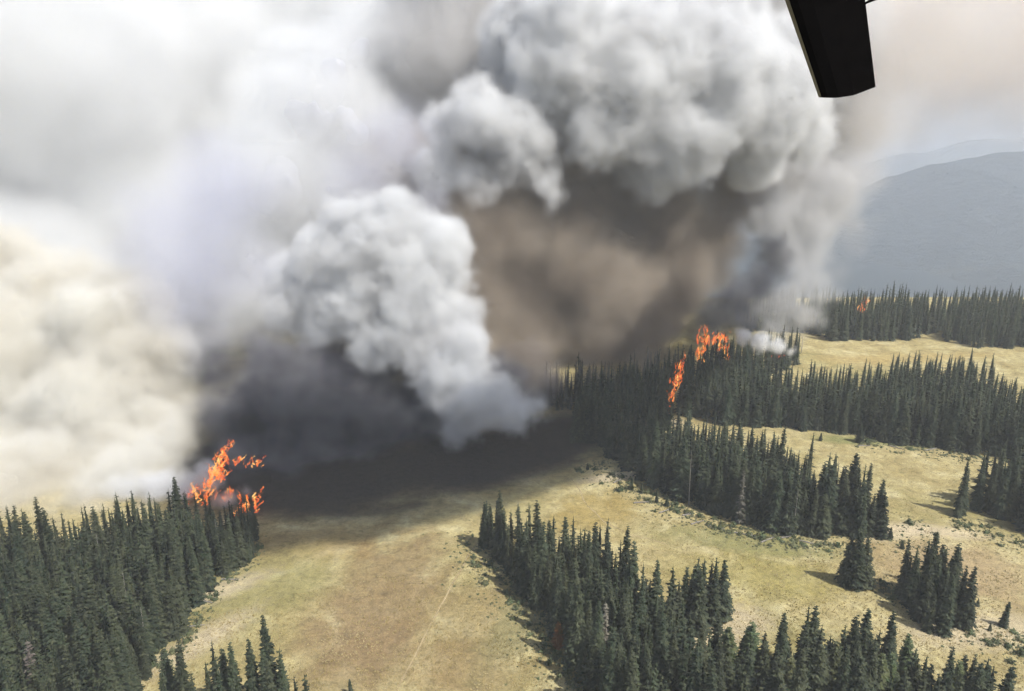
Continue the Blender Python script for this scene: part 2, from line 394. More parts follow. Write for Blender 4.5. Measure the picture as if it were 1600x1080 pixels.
# the stands: outlines of their bases, spacing, tree kinds, size range, label, group
def P_(pix): return [gp(*p) for p in pix]
STANDS = [
 dict(key='forest', poly=P_([(400, 832), (398, 868), (345, 905), (312, 935), (285, 990), (250, 1012), (228, 1060), (205, 1110), (190, 1170), (-190, 1170), (-190, 900), (-60, 893), (60, 888), (150, 872), (220, 856), (300, 842)]),
      gap=1.5, kinds=(0, 1, 4, 4, 5, 1), size=(.66, .98), label='dark fir in the dense forest with the burning tip', group='firs of the dense forest'),
 dict(key='low', poly=P_([(262, 1118), (350, 1105), (470, 1108), (500, 1135), (505, 1180), (240, 1180)]), gap=2.0, kinds=(0, 1, 4, 5), size=(.62, .95),
      label='dark fir of the small row between the dense forest and trail', group='firs of the small row'),
 dict(key='point', poly=P_([(745, 851), (770, 849), (800, 868), (860, 890), (930, 905), (962, 925), (985, 962), (1010, 990), (1062, 1008), (1080, 1060), (1100, 1160), (965, 1160), (918, 1090), (893, 1040), (872, 1000), (852, 968), (817, 933), (797, 903), (777, 874)]),
      gap=1.7, kinds=(0, 1, 4, 5, 1), size=(.62, .98), label='dark fir in the pointed stand where the trail ends', group='firs of the pointed stand'),
 dict(key='spur', poly=P_([(1030, 978), (1050, 968), (1090, 955), (1120, 945), (1139, 952), (1140, 964), (1108, 986), (1075, 996), (1040, 1000)]), gap=2.1, kinds=(2, 3, 5, 0), size=(.72, 1.02),
      label='full fir in the short spur beside the pointed stand', group='firs of the short spur'),
 dict(key='broad', poly=P_([(1000, 1085), (1060, 1066), (1130, 1056), (1200, 1052), (1280, 1046), (1350, 1056), (1415, 1068), (1450, 1110), (1490, 1118), (1540, 1118), (1560, 1150), (1570, 1210), (980, 1210)]),
      gap=2.25, kinds=(2, 3, 6, 7, 8, 2, 5), size=(.66, 1.0), label='bushy sunlit conifer in the broad stand below the isolated clump', group='conifers of the broad stand'),
 dict(key='clump', poly=P_([(1392, 925), (1412, 908), (1445, 915), (1480, 935), (1508, 968), (1512, 986), (1470, 992), (1435, 982), (1412, 955)]), gap=2.0, kinds=(2, 3, 0, 4), size=(.62, .98),
      label='fir in the isolated clump beside the knot of firs', group='firs of the isolated clump'),
 dict(key='middle', poly=P_([(950, 716), (1000, 748), (1050, 775), (1100, 800), (1150, 820), (1210, 838), (1280, 842), (1340, 841), (1386, 838), (1378, 824), (1335, 806), (1290, 786), (1235, 760), (1190, 742), (1100, 725), (1040, 712), (960, 702)]),
      gap=1.95, kinds=(2, 3, 0, 6, 5), size=(.72, 1.05), label='fir in the long middle stand above the shrub bank', group='firs of the middle stand'),
 dict(key='long', poly=P_([(1060, 648), (1130, 664), (1200, 668), (1260, 674), (1330, 678), (1400, 692), (1480, 705), (1560, 715), (1720, 735), (1720, 680), (1620, 660), (1570, 648), (1530, 622), (1500, 612), (1400, 610), (1340, 632), (1240, 628), (1160, 612), (1090, 606), (1060, 620)]),
      gap=2.15, kinds=(2, 3, 0, 5, 1), size=(.70, 1.02), label='fir in the long stand leading away from the upright flames', group='firs of the long stand'),
 dict(key='edge', poly=P_([(1492, 806), (1530, 797), (1560, 812), (1612, 838), (1720, 868), (1720, 752), (1600, 748), (1562, 765), (1530, 783)]), gap=2.0, kinds=(3, 0, 5, 1), size=(.72, 1.05),
      label='dark fir in the stand across the grassy bay', group='firs across the grassy bay'),
 dict(key='far', poly=P_([(1298, 532), (1330, 534), (1432, 531), (1440, 522), (1470, 521), (1478, 533), (1530, 544), (1600, 546), (1950, 552), (1950, 492), (1500, 492), (1240, 494), (1150, 500), (1170, 518), (1262, 520)]), gap=2.6, kinds=(0, 1, 5, 3), size=(.68, 1.0),
      label='fir in the far treeline below the blue mountain', group='firs of the far treeline'),
 dict(key='smoky', poly=P_([(898, 690), (950, 699), (1020, 692), (1042, 668), (1052, 640), (1030, 622), (960, 628), (905, 650)]), gap=2.1, kinds=(0, 1, 5, 3), size=(.70, 1.0),
      label='shaded fir in the stand half in smoke beside climbing flames', group='firs of the smoky stand'),
 dict(key='burning', poly=P_([(850, 622), (900, 616), (1000, 600), (1060, 585), (1150, 560), (1235, 556), (1250, 572), (1180, 590), (1080, 606), (1010, 618), (905, 640), (860, 640)]), gap=2.6, kinds=(0, 1, 4), size=(.65, .95),
      label='smoke veiled fir standing along the fire front', group='firs along the fire front'),
]
cand = []
for st in STANDS:
    xs = [p[0] for p in st['poly']]; ys = [p[1] for p in st['poly']]; g = st['gap'] * 1.12; r_ = random.Random(st['key'])
    pts = []
    y = min(ys)
    row = 0
    while y < max(ys):
        x = min(xs) + (g / 2 if row % 2 else 0)
        while x < max(xs):
            p = (x + r_.uniform(-.42, .42) * g, y + r_.uniform(-.42, .42) * g)
            if inside(p, st['poly']) and r_.random() < 0.93: pts.append(p)
            x += g
        y += g * 0.9; row += 1
    for p in pts:
        k = 9 if r_.random() < .045 else r_.choice(st['kinds']); s = r_.triangular(st['size'][0] * .72, st['size'][1] * 1.06, st['size'][1] * .86) * (0.6 if r_.random() < .08 else 1)
        if st['key'] == 'forest': s *= .72 + .28 * smooth(2, 22, math.dist(p, gp(398, 850)))
        cand.append(dict(p=p, k=k, s=s, w=r_.uniform(.88, 1.15), rz=r_.uniform(0, 6.28), st=st))
# those placed singly: (px, py of the base, kind, height m, label, group)
SINGLE = [
 (1322, 914, 2, 11.5, 'tight knot fir of three standing apart beside long shadows', 'knot of three firs'), (1336, 919, 3, 12.6, 'tight knot fir of three standing apart beside long shadows', 'knot of three firs'),
 (1350, 917, 2, 11.2, 'tight knot fir of three standing apart beside long shadows', 'knot of three firs'),
 (1567, 979, 4, 5.4, 'lone small fir on bare pale soil with its own shadow', None),
 (1546, 986, 6, 1.6, 'knee high fir seedling next to the lone small fir', None),
 (1527, 948, 6, 1.7, 'tiny dark fir uphill of the lone small fir', None),
 (1343, 690, 6, 6.0, 'round little fir standing before the long stand', None),
 (1282, 688, 6, 2.6, 'small fir seedling beside the round little fir', None),
 (1496, 808, 4, 5.6, 'short fir leading the stand across the grassy bay', None),
 (1409, 858, 6, 2.2, 'small dark fir on bare ground between the middle stand and isolated clump', None),
 (1390, 842, 6, 3.0, 'low fir at the sunny end of the middle stand', None),
 (388, 876, 4, 4.6, 'short fir before the tip of the dense forest', None), (379, 880, 4, 3.6, 'shorter fir close to the short fir before the forest tip', None),
 (400, 842, 6, 3.2, 'scorched little fir under the low flame ball', None),
 (987, 766, 4, 3.6, 'young fir on the shrub bank, first by the shaded meadow', None), (1002, 771, 4, 3.0, 'young fir on the shrub bank, second from the shaded meadow', None), (1026, 786, 4, 3.4, 'young fir on the shrub bank, third from the shaded meadow', None),
 (1042, 792, 6, 2.8, 'low young fir on the shrub bank before pale logs', None),
 (918, 733, 6, 2.0, 'tiny fir at the edge of the smoke shadow', None),
 (872, 1008, 7, 5.0, 'rust tinged young conifer at the flank of the pointed stand', None),
 (893, 1022, 4, 4.2, 'slim young fir beside the rust tinged conifer', None),
 (755, 853, 1, 10.6, 'outermost tall fir at the tip of the pointed stand', 'tip pair of the pointed stand'), (766, 853, 0, 10.0, 'outermost tall fir at the tip of the pointed stand', 'tip pair of the pointed stand'),
 (1062, 768, 6, 3.0, 'stunted fir in shrubs before the middle stand', None),
 (1375, 838, 2, 11.0, 'full fir ending the middle stand towards the open meadow', None),
 (548, 1083, 4, 3.0, 'small fir beside the trail near the small row', None),
 (1495, 1092, 2, 9.0, 'outlying fir at the corner of the broad stand', 'corner firs of the broad stand'), (1510, 1100, 0, 9.5, 'outlying fir at the corner of the broad stand', 'corner firs of the broad stand'), (1533, 1108, 3, 8.6, 'outlying fir at the corner of the broad stand', 'corner firs of the broad stand'),
]
# which of the stand trees show largest: paint them front to back on a coarse picture of the place
BW, BH = 800, 540
def proj(x, y, z):
    d = Vector((x, y, z - CAM_H)); f = d.y * CP - d.z * SP; u = d.y * SP + d.z * CP
    return (BW / 2 + d.x / f * F_PX * .5, BH / 2 - u / f * F_PX * .5, F_PX * .5 / f)
buf = np.zeros((BH, BW), bool)
cand.sort(key=lambda t: t['p'][1])
for t in cand:
    x, y = t['p']; hh = ALL[t['k']][0] * t['s']; rr = ALL[t['k']][1] * t['s'] * t['w']
    bx, by, sc = proj(x, y, 0); tx, ty, _ = proj(x, y, hh); cnt = 0
    for yy in range(max(0, int(ty)), min(BH, int(by) + 1)):
        u = (yy - ty) / max(1, by - ty); cx = tx + (bx - tx) * u; hw = rr * sc * u * 0.9
        a, b = max(0, int(cx - hw)), min(BW, int(cx + hw) + 1)
        if b > a: cnt += int((~buf[yy, a:b]).sum()); buf[yy, a:b] = True
    t['vis'] = cnt * (0.3 if t['st']['key'] in ('burning',) else 1)
N_IND = 300 - len(SINGLE)
order = sorted(cand, key=lambda t: -t['vis'])
ind, rest = order[:N_IND], order[N_IND:]
def plant(x, y, k, s, ww, rz, label, group, name='fir_tree', crown=None):
    o = empty(name, (x, y, height(x, y) - 0.05), rz); o.scale = (s * ww, s * ww, s)
    o.rotation_euler = (random.gauss(0, .018), random.gauss(0, .018), rz)
    for nm, me in (('trunk', TRUNK[k]), ('crown', crown or CROWN[k])):
        c = bpy.data.objects.new(nm, me); C.objects.link(c); c.parent = o
    tag(o, label, 'tree', group); return o
def edge_dist(p, a, b_):
    a, b_, p = Vector(a), Vector(b_), Vector(p); d = b_ - a; u = max(0, min(1, (p - a).dot(d) / d.length_squared)); return (p - a - d * u).length
for t in ind:
    hh = ALL[t['k']][0] * t['s']; kd = t['k'] in (7, 8); dy = t['k'] == 9
    size = 'short' if hh < 10 else 'mid-height' if hh < 12.6 else 'tall' if hh < 15 else 'towering'
    shape = 'slim ' if t['w'] < .96 else 'wide ' if t['w'] > 1.07 else ''
    pl = t['st']['poly']; rim = min(edge_dist(t['p'], pl[q - 1], pl[q]) for q in range(len(pl))) < 1.6
    lab = size + ' ' + shape + t['st']['label']
    if rim: lab = lab.replace(' in the ', ' on the rim of the ', 1)
    size = size + ' ' + shape.strip() if shape else size
    if rim: size = size + ' rim'
    if kd: lab = lab.replace('bushy sunlit conifer', 'rounded yellowish pine')
    elif t['st']['key'] == 'broad': lab = lab.replace('bushy sunlit conifer', 'bushy fir')
    if dy: lab = 'thin grey dying tree' + lab[lab.index(' in ') if ' in ' in lab else lab.index(' on ') if ' on ' in lab else lab.index(' of ') if ' of ' in lab else lab.index(' standing '):]
    plant(t['p'][0], t['p'][1], t['k'], t['s'], t['w'], t['rz'], lab, (('rim ' if rim else '') + 'dying trees' if dy else size + ' pines' if kd else size + ' firs') + t['st']['group'].split(' ', 1)[1].join((' ', '')), 'dying_tree' if dy else 'pine_tree' if kd else 'fir_tree')
RUST_CROWN = to_mesh('crown', fir_mesh(77, *PINE[0], M_RUST), M_RUST)
for px, py, k, hh, lab, grp in SINGLE:
    x, y = gp(px, py)
    plant(x, y, k, hh / ALL[k][0], 1.25 if hh < 7 else 1.05, random.uniform(0, 6.28), lab, grp, crown=RUST_CROWN if 'rust' in lab and k == 7 else None)
# the rest of the forest, one mass
def mass(name, items, protos, mat, label, cat):
    VV, FV, LS, TT = [], [], [], []; off = 0
    for (x, y, z, k, sx, sz, rz, tint) in items:
        v, f = protos[k]; v = np.asarray(v) if not isinstance(v, np.ndarray) else v
        c, s = math.cos(rz), math.sin(rz); o = np.empty_like(v)
        o[:, 0] = (v[:, 0] * c - v[:, 1] * s) * sx + x; o[:, 1] = (v[:, 0] * s + v[:, 1] * c) * sx + y; o[:, 2] = v[:, 2] * sz + z
        VV.append(o); TT.append(np.full(len(v), tint, np.float32))
        FV.append(f[0] + off); LS.append(f[1]); off += len(v)
    VV = np.concatenate(VV); FV = np.concatenate(FV); LS = np.concatenate(LS); TT = np.concatenate(TT)
    me = bpy.data.meshes.new(name); me.vertices.add(len(VV)); me.vertices.foreach_set('co', VV.astype(np.float32).ravel())
    me.loops.add(len(FV)); me.loops.foreach_set('vertex_index', FV.astype(np.int32))
    st = np.concatenate([[0], np.cumsum(LS)[:-1]]).astype(np.int32)
    me.polygons.add(len(LS)); me.polygons.foreach_set('loop_start', st)
    me.update(calc_edges=True)
    a = me.attributes.new('tint', 'FLOAT', 'POINT'); a.data.foreach_set('value', TT)
    me.materials.append(mat)
    o = bpy.data.objects.new(name, me); C.objects.link(o); tag(o, label, cat, kind='stuff'); return o
def flat(VF): return (np.array(VF[0]), (np.array([i for f in VF[1] for i in f]), np.array([len(f) for f in VF[1]])))
lowp = [flat(v) for v in LOW]
items = [(t['p'][0], t['p'][1], height(*t['p']) - .05, min(t['k'], 6), t['s'] * t['w'], t['s'], t['rz'], random.random()) for t in rest]
mass('conifer_forest', items, lowp, M_FIR_MASS, 'massed dark firs filling the depth of the stands', 'forest')
print('TREES', len(cand), 'individual', len(ind) + len(SINGLE), 'mass', len(rest))

# dead standing trunks
def snag(px, py, h, label, grp=None):
    x, y = gp(px, py); o = empty('dead_tree', (x, y, height(x, y) - .1), random.uniform(0, 6))
    V, F = trunk_mesh(h, 0.15, px); t = mesh_obj('trunk', V, F, M_SNAG, o)
    for k in range(9):
        z = h * random.uniform(.35, .95); a = random.uniform(0, 6.28); L = random.uniform(.4, 1.1) * (1.15 - z / h) + .15
        d = Vector((math.cos(a), math.sin(a), random.uniform(-.3, .25))); e = Vector((-d.y, d.x, 0)) * .03
        p = Vector((0, 0, z)); q = p + d * L; u = Vector((0, 0, .035))
        mesh_obj('branch', [tuple(p + e), tuple(p - e), tuple(p + u), tuple(q)], [(0, 1, 3), (1, 2, 3), (2, 0, 3), (0, 2, 1)], M_SNAG, o)
    tag(o, label, 'dead tree', grp)
for px, py, h in ((22, 952, 13), (205, 985, 13), (165, 930, 14), (300, 905, 13), (232, 1040, 12), (345, 885, 12)):
    snag(px, py, h, 'bare grey dead trunk among the dense forest with the burning tip', 'dead trunks of the dense forest')
snag(1076, 790, 15, 'pale dead trunk at the front of the middle stand')
snag(1238, 838, 12, 'thin dead trunk near the sunny end of the middle stand')
snag(1000, 990, 12, 'bare trunk between the pointed stand and its spur')
snag(1188, 572, 11, 'scorched bare trunk beside the white ground smoke', 'scorched trunks'); snag(1252, 552, 12, 'scorched bare trunk beside the white ground smoke', 'scorched trunks')

# ------------------------------------------------------------------ shrubs, logs, grass
def shrub_mesh(seed, n=46):
    r_ = random.Random(seed); V, F = [], []
    for k in range(n):
        a = r_.uniform(0, 6.28); e = math.asin(r_.uniform(0.0, 1)); q = r_.uniform(.55, 1.0) * (1 + .3 * math.sin(3 * a + seed))
        p = Vector((math.cos(a) * math.cos(e), math.sin(a) * math.cos(e), .12 + .95 * math.sin(e))) * q
        u = Vector((r_.gauss(0, 1), r_.gauss(0, 1), r_.gauss(0, .6))).normalized() * r_.uniform(.18, .34); v = p.normalized().cross(u).normalized() * u.length * .7
        i = len(V); V += [tuple(p - u), tuple(p + v), tuple(p + u * 1.1), tuple(p - v)]; F += [(i, i + 1, i + 2), (i, i + 2, i + 3)]
    i = len(V)
    for k in range(7):
        a = k * 6.283 / 7; V.append((math.cos(a) * .62, math.sin(a) * .62, -.1))
    for k in range(7):
        a = k * 6.283 / 7 + .4; V.append((math.cos(a) * .45, math.sin(a) * .45, .5 + .1 * math.sin(k * 2)))
    V.append((0, 0, .75))
    for k in range(7):
        F += [(i + k, i + (k + 1) % 7, i + 7 + (k + 1) % 7, i + 7 + k), (i + 7 + k, i + 7 + (k + 1) % 7, i + 14)]
    return V, F
SHV = [shrub_mesh(i) for i in range(5)]; SHM = [to_mesh('shrub', v, M_SHRUB) for v in SHV]
BANDS = [
 ([(945, 738), (1000, 772), (1060, 800), (1130, 826), (1220, 848), (1330, 858)], 13, 150, 'green shrub on the bank along the middle stand', 'shrubs on the bank'),
 ([(735, 850), (775, 880), (805, 915), (840, 955), (868, 1000), (880, 1040), (905, 1075)], 26, 150, 'greyish shrub on the slope beside the pointed stand', 'shrubs beside the pointed stand'),
 ([(1345, 690), (1420, 700), (1500, 712), (1570, 722)], 9, 60, 'shrub in the green fringe below the long stand', 'shrubs below the long stand'),
 ([(1490, 815), (1540, 830), (1600, 852)], 10, 26, 'shrub at the foot of the stand across the grassy bay', 'shrubs by the grassy bay'),
 ([(1358, 905), (1372, 915), (1390, 930), (1400, 945)], 10, 14, 'dense shrub between the knot of three firs and isolated clump', 'shrubs by the isolated clump'),
 ([(1500, 990), (1540, 1005), (1595, 1000), (1580, 1030)], 14, 22, 'scattered small shrub on bare soil near the lone small fir', 'shrubs near the lone fir'),
 ([(405, 850), (380, 885), (330, 930), (290, 1000), (240, 1050)], 9, 46, 'shrub at the meadow edge of the dense forest', 'shrubs at the forest edge'),
 ([(1385, 845), (1440, 850), (1420, 805), (1400, 870)], 14, 16, 'low shrub on pale ground past the middle stand', 'shrubs past the middle stand'),
 ([(900, 735), (940, 725), (960, 745)], 8, 16, 'shrub at the shaded corner of the middle stand', 'shrubs at the shaded corner'),
]
shr = []
for line, wd, n, lab, grp in BANDS:
    r_ = random.Random(lab); seg = list(zip(line[:-1], line[1:]))
    ln = [math.dist(a, b_) for a, b_ in seg]; tot = sum(ln)
    for k in range(n):
        u = r_.uniform(0, tot); q = 0
        while q < len(ln) - 1 and u > ln[q]: u -= ln[q]; q += 1
        a, b_ = seg[q]; t = u / ln[q]
        px, py = a[0] + (b_[0] - a[0]) * t + r_.gauss(0, wd * .8), a[1] + (b_[1] - a[1]) * t + r_.gauss(0, wd * .45)
        x, y = gp(px, py); s = r_.uniform(.3, .85) * (1.5 if r_.random() < .12 else 1)
        shr.append((x, y, r_.randrange(5), s, r_.uniform(.7, 1.2), r_.uniform(0, 6.28), lab, grp))
shr.sort(key=lambda t: -t[3] / math.hypot(t[0], t[1]))
for x, y, k, s, hz_, rz, lab, grp in shr[:240]:
    o = bpy.data.objects.new('shrub', SHM[k]); C.objects.link(o); o.location = (x, y, height(x, y)); o.scale = (s, s, s * hz_); o.rotation_euler = (0, 0, rz); tag(o, lab, 'shrub', grp)
extra = [(x, y, height(x, y), k, s * .8, s * hz_ * .7, rz, random.random()) for x, y, k, s, hz_, rz, lab, grp in shr[240:]]
for line, wd, n, lab, grp in BANDS:              # ground cover round them
    r_ = random.Random(grp); seg = list(zip(line[:-1], line[1:]))
    for k in range(n * 5):
        a, b_ = r_.choice(seg); t = r_.random()
        px, py = a[0] + (b_[0] - a[0]) * t + r_.gauss(0, wd * 1.2), a[1] + (b_[1] - a[1]) * t + r_.gauss(0, wd * .7)
        x, y = gp(px, py); s = r_.uniform(.14, .34); extra.append((x, y, height(x, y), r_.randrange(5), s, s * .7, r_.uniform(0, 6.28), r_.random()))
mass('ground_cover', extra, [flat(v) for v in SHV], M_SHRUB_MASS, 'low mottled ground cover round the shrubs', 'ground cover')
def log_mesh(seed):
    r_ = random.Random(seed); V, F = [], []; L, seg = 1.0, 7
    for i in range(6):
        t = i / 5
        for q in range(seg):
            an = 2 * math.pi * q / seg; rr = .042 * (1 - .5 * t) * r_.uniform(.9, 1.1); V.append(((t - .5) * L, math.cos(an) * rr + .02 * math.sin(t * 3 + seed), math.sin(an) * rr + .035))
    for i in range(5):
        for q in range(seg):
            A, B_ = i * seg + q, i * seg + (q + 1) % seg; F.append((A, B_, B_ + seg, A + seg))
    F += [tuple(range(seg))[::-1], tuple(range(5 * seg, 6 * seg))]
    for k in range(3):
        x = r_.uniform(-.3, .4); i = len(V); V += [(x, .01, .05), (x + .02, -.01, .05), (x + .01, 0, .08), (x + .05, r_.uniform(-.1, .1), .16)]; F += [(i, i + 1, i + 3), (i + 1, i + 2, i + 3), (i + 2, i, i + 3)]
    return V, F
LOGM = [to_mesh('fallen_log', log_mesh(i), M_SNAG) for i in range(3)]
for pts, lab, grp in (([(1006, 786), (1040, 800), (1075, 806), (1090, 818), (1120, 826), (1165, 838), (1200, 846), (1230, 842), (1262, 850), (965, 752)], 'pale fallen log lying on the bank along the middle stand', 'logs on the bank'),
                      ([(1350, 696), (1400, 699), (1455, 702), (1425, 694)], 'bleached log lying below the long stand', 'logs below the long stand'),
                      ([(320, 940), (300, 980), (360, 905)], 'fallen trunk at the meadow edge of the dense forest', 'logs at the forest edge'),
                      ([(1075, 1012), (1125, 985)], 'fallen log on pale soil at the short spur', 'logs at the short spur')):
    for q, (px, py) in enumerate(pts):
        x, y = gp(px, py); o = bpy.data.objects.new('fallen_log', LOGM[q % 3]); C.objects.link(o); L = random.uniform(2.6, 5)
        o.location = (x, y, height(x, y)); o.scale = (L, 4, 4); o.rotation_euler = (0, 0, random.uniform(-.8, .8)); tag(o, lab, 'log', grp)
def tuft(seed):
    r_ = random.Random(seed); V, F = [], []
    for k in range(6):
        a = r_.uniform(0, 6.28); d = Vector((math.cos(a), math.sin(a), 0)); e = Vector((-d.y, d.x, 0)) * .16; i = len(V)
        V += [tuple(d * .1 + e), tuple(d * .1 - e), tuple(d * r_.uniform(.35, .7) + Vector((0, 0, r_.uniform(.5, 1.0))))]; F.append((i, i + 1, i + 2))
    return V, F
nt = NT('dry_grass_blades'); tn = nt.n('ShaderNodeAttribute', attribute_name='tint').outputs['Fac']
M_TUFT = nt.diffuse(nt.ramp(tn, [(0, (.20, .17, .07)), (.35, (.30, .235, .10)), (.7, (.38, .31, .15)), (1, (.44, .37, .20))]), 1.0, spec=0.0)
TU = [flat(tuft(i)) for i in range(6)]; tu = []
polys = [st['poly'] for st in STANDS]
while len(tu) < 26000:
    px, py = random.uniform(150, 1600), 700 + 400 * random.random() ** .7
    x, y = gp(px, py)
    if y > 150 + .45 * x and x < 45: continue
    if mnoise.noise(Vector((x / 5, y / 5, 8))) < random.uniform(-.5, .35): continue
    s = random.uniform(.16, .46); tn_ = .5 + .55 * mnoise.noise(Vector((x / 11, y / 11, 2))) + random.gauss(0, .15)
    tu.append((x, y, height(x, y) - .02, random.randrange(6), s, s * .7, random.uniform(0, 6.28), min(1, max(0, tn_))))
mass('meadow_grass', tu, TU, M_TUFT, 'dry tufted grass covering the meadow', 'grass')

# ------------------------------------------------------------------ smoke
def smoke_tree(name, blobs, voxel, soft, warp, billow, fine, mat, want_mesh, seed=0.0, k_smooth=4.0, squash=1.0):
    """node tree: a voxel cloud of smoothly joined puffs with billows; want_mesh gives its dense core as a surface"""
    g = bpy.data.node_groups.new(name, 'GeometryNodeTree')
    g.interface.new_socket('Geometry', in_out='OUTPUT', socket_type='NodeSocketGeometry')
    N, L = g.nodes, g.links
    def vm(op, a, b=None, c=None):
        n = N.new('ShaderNodeVectorMath'); n.operation = op
        for i, v in enumerate((a, b, c)):
            if v is None: continue
            if hasattr(v, 'links'): L.new(v, n.inputs[i])
            else: n.inputs[i].default_value = v
        return n
    def mt(op, a, b=None, c=None):
        n = N.new('ShaderNodeMath'); n.operation = op
        for i, v in enumerate((a, b, c)):
            if v is None: continue
            if hasattr(v, 'links'): L.new(v, n.inputs[i])
            else: n.inputs[i].default_value = v
        return n.outputs[0]
    pos = N.new('GeometryNodeInputPosition').outputs[0]
    ps = vm('ADD', pos, (seed * 31.7, seed * 17.3, seed * 53.1)).outputs[0]
    def nz(scale, detail, rough, out):
        n = N.new('ShaderNodeTexNoise'); L.new(ps, n.inputs['Vector']); n.inputs['Scale'].default_value = scale
        n.inputs['Detail'].default_value = detail; n.inputs['Roughness'].default_value = rough; return n.outputs[out]
    def vo(scale, vec):
        n = N.new('ShaderNodeTexVoronoi'); n.feature = 'F1'; L.new(vec, n.inputs['Vector']); n.inputs['Scale'].default_value = scale
        return n.outputs['Distance']
    wv = vm('MULTIPLY_ADD', vm('SUBTRACT', nz(1.0 / warp[0], 5, .58, 1), (.5, .5, .5)).outputs[0], (warp[1],) * 3, pos).outputs[0]
    wv2 = vm('MULTIPLY_ADD', vm('SUBTRACT', nz(1.0 / (billow[0] * .6), 3, .6, 1), (.5, .5, .5)).outputs[0], (billow[0] * .55,) * 3, ps).outputs[0]
    F = None
    for (x, y, z, r) in blobs:
        d = vm('LENGTH', vm('MULTIPLY', vm('SUBTRACT', wv, (x, y, z)).outputs[0], (1, 1, 1 / squash)).outputs[0]).outputs['Value']
        v = mt('SUBTRACT', r, d)
        F = v if F is None else mt('SMOOTH_MAX', F, v, k_smooth)
    b1 = mt('MULTIPLY', mt('SUBTRACT', .45, vo(1.0 / billow[0], wv2)), billow[1])
    b2 = mt('MULTIPLY', mt('SUBTRACT', .45, vo(2.4 / billow[0], wv2)), billow[1] * .45)
    fb = mt('MULTIPLY', mt('SUBTRACT', nz(1.0 / fine[0], 7, .66, 0), .5), fine[1])
    sv = vm('MULTIPLY', wv2, (1.0, 1.0, .45)).outputs[0]          # strands drawn out upwards
    sn = N.new('ShaderNodeTexNoise'); L.new(sv, sn.inputs['Vector']); sn.inputs['Scale'].default_value = 2.6 / fine[0]; sn.inputs['Detail'].default_value = 4; sn.inputs['Roughness'].default_value = .6; sn.inputs['Distortion'].default_value = .6
    fb = mt('ADD', fb, mt('MULTIPLY', mt('SUBTRACT', sn.outputs[0], .5), fine[1] * .4))
    F = mt('ADD', mt('ADD', F, b1), mt('ADD', b2, fb))
    mr = N.new('ShaderNodeMapRange'); mr.interpolation_type = 'SMOOTHSTEP'; L.new(F, mr.inputs[0]); mr.inputs[1].default_value = 0; mr.inputs[2].default_value = soft
    pad = billow[1] * .8 + fine[1] * .3 + warp[1] * .35 + k_smooth * .3
    A = np.array(blobs); rz = np.stack([A[:, 3], A[:, 3], A[:, 3] * squash], 1)
    lo = (A[:, :3] - rz).min(0) - pad; hi = (A[:, :3] + rz).max(0) + pad
    vc = N.new('GeometryNodeVolumeCube'); L.new(mr.outputs[0], vc.inputs['Density'])
    vc.inputs['Min'].default_value = lo; vc.inputs['Max'].default_value = hi
    for ax, k in zip(('Resolution X', 'Resolution Y', 'Resolution Z'), range(3)): vc.inputs[ax].default_value = max(8, int((hi[k] - lo[k]) / voxel))
    out = N.new('NodeGroupOutput'); cur = vc.outputs[0]
    if want_mesh:
        v2 = N.new('GeometryNodeVolumeToMesh'); L.new(cur, v2.inputs['Volume']); v2.inputs['Threshold'].default_value = want_mesh; cur = v2.outputs[0]
        ss = N.new('GeometryNodeSetShadeSmooth'); L.new(cur, ss.inputs[0]); cur = ss.outputs[0]
    sm = N.new('GeometryNodeSetMaterial'); sm.inputs['Material'].default_value = mat; L.new(cur, sm.inputs['Geometry']); L.new(sm.outputs[0], out.inputs[0])
    return g
def mat_veil(name, col, k, aniso=0.0, col2=None, scale=20.0):
    nt = NT(name); v = nt.n('ShaderNodeVolumePrincipled'); v.inputs['Density'].default_value = k; v.inputs['Color'].default_value = col + (1,)
    v.inputs['Anisotropy'].default_value = aniso
    if col2:                                   # fresher and sootier smoke mixed
        nt.l(nt.ramp(nt.noise(nt.pos(), 1.0 / scale, 2, .55), [(.34, col2), (.62, col)]), v.inputs['Color'])
    nt.l(v.outputs[0], nt.out.inputs['Volume']); return nt.m
def mat_core(name, cols, scale):
    nt = NT(name); P = nt.pos(); n1 = nt.noise(P, 1.0 / scale, 4, .55, .6)
    m = len(cols); col = nt.ramp(n1, [(0.3 + 0.4 * i / (m - 1), c) for i, c in enumerate(cols)])
    d = nt.n('ShaderNodeBsdfDiffuse'); nt.l(col, d.inputs['Color']); nt.l(d.outputs[0], nt.out.inputs['Surface']); return nt.m
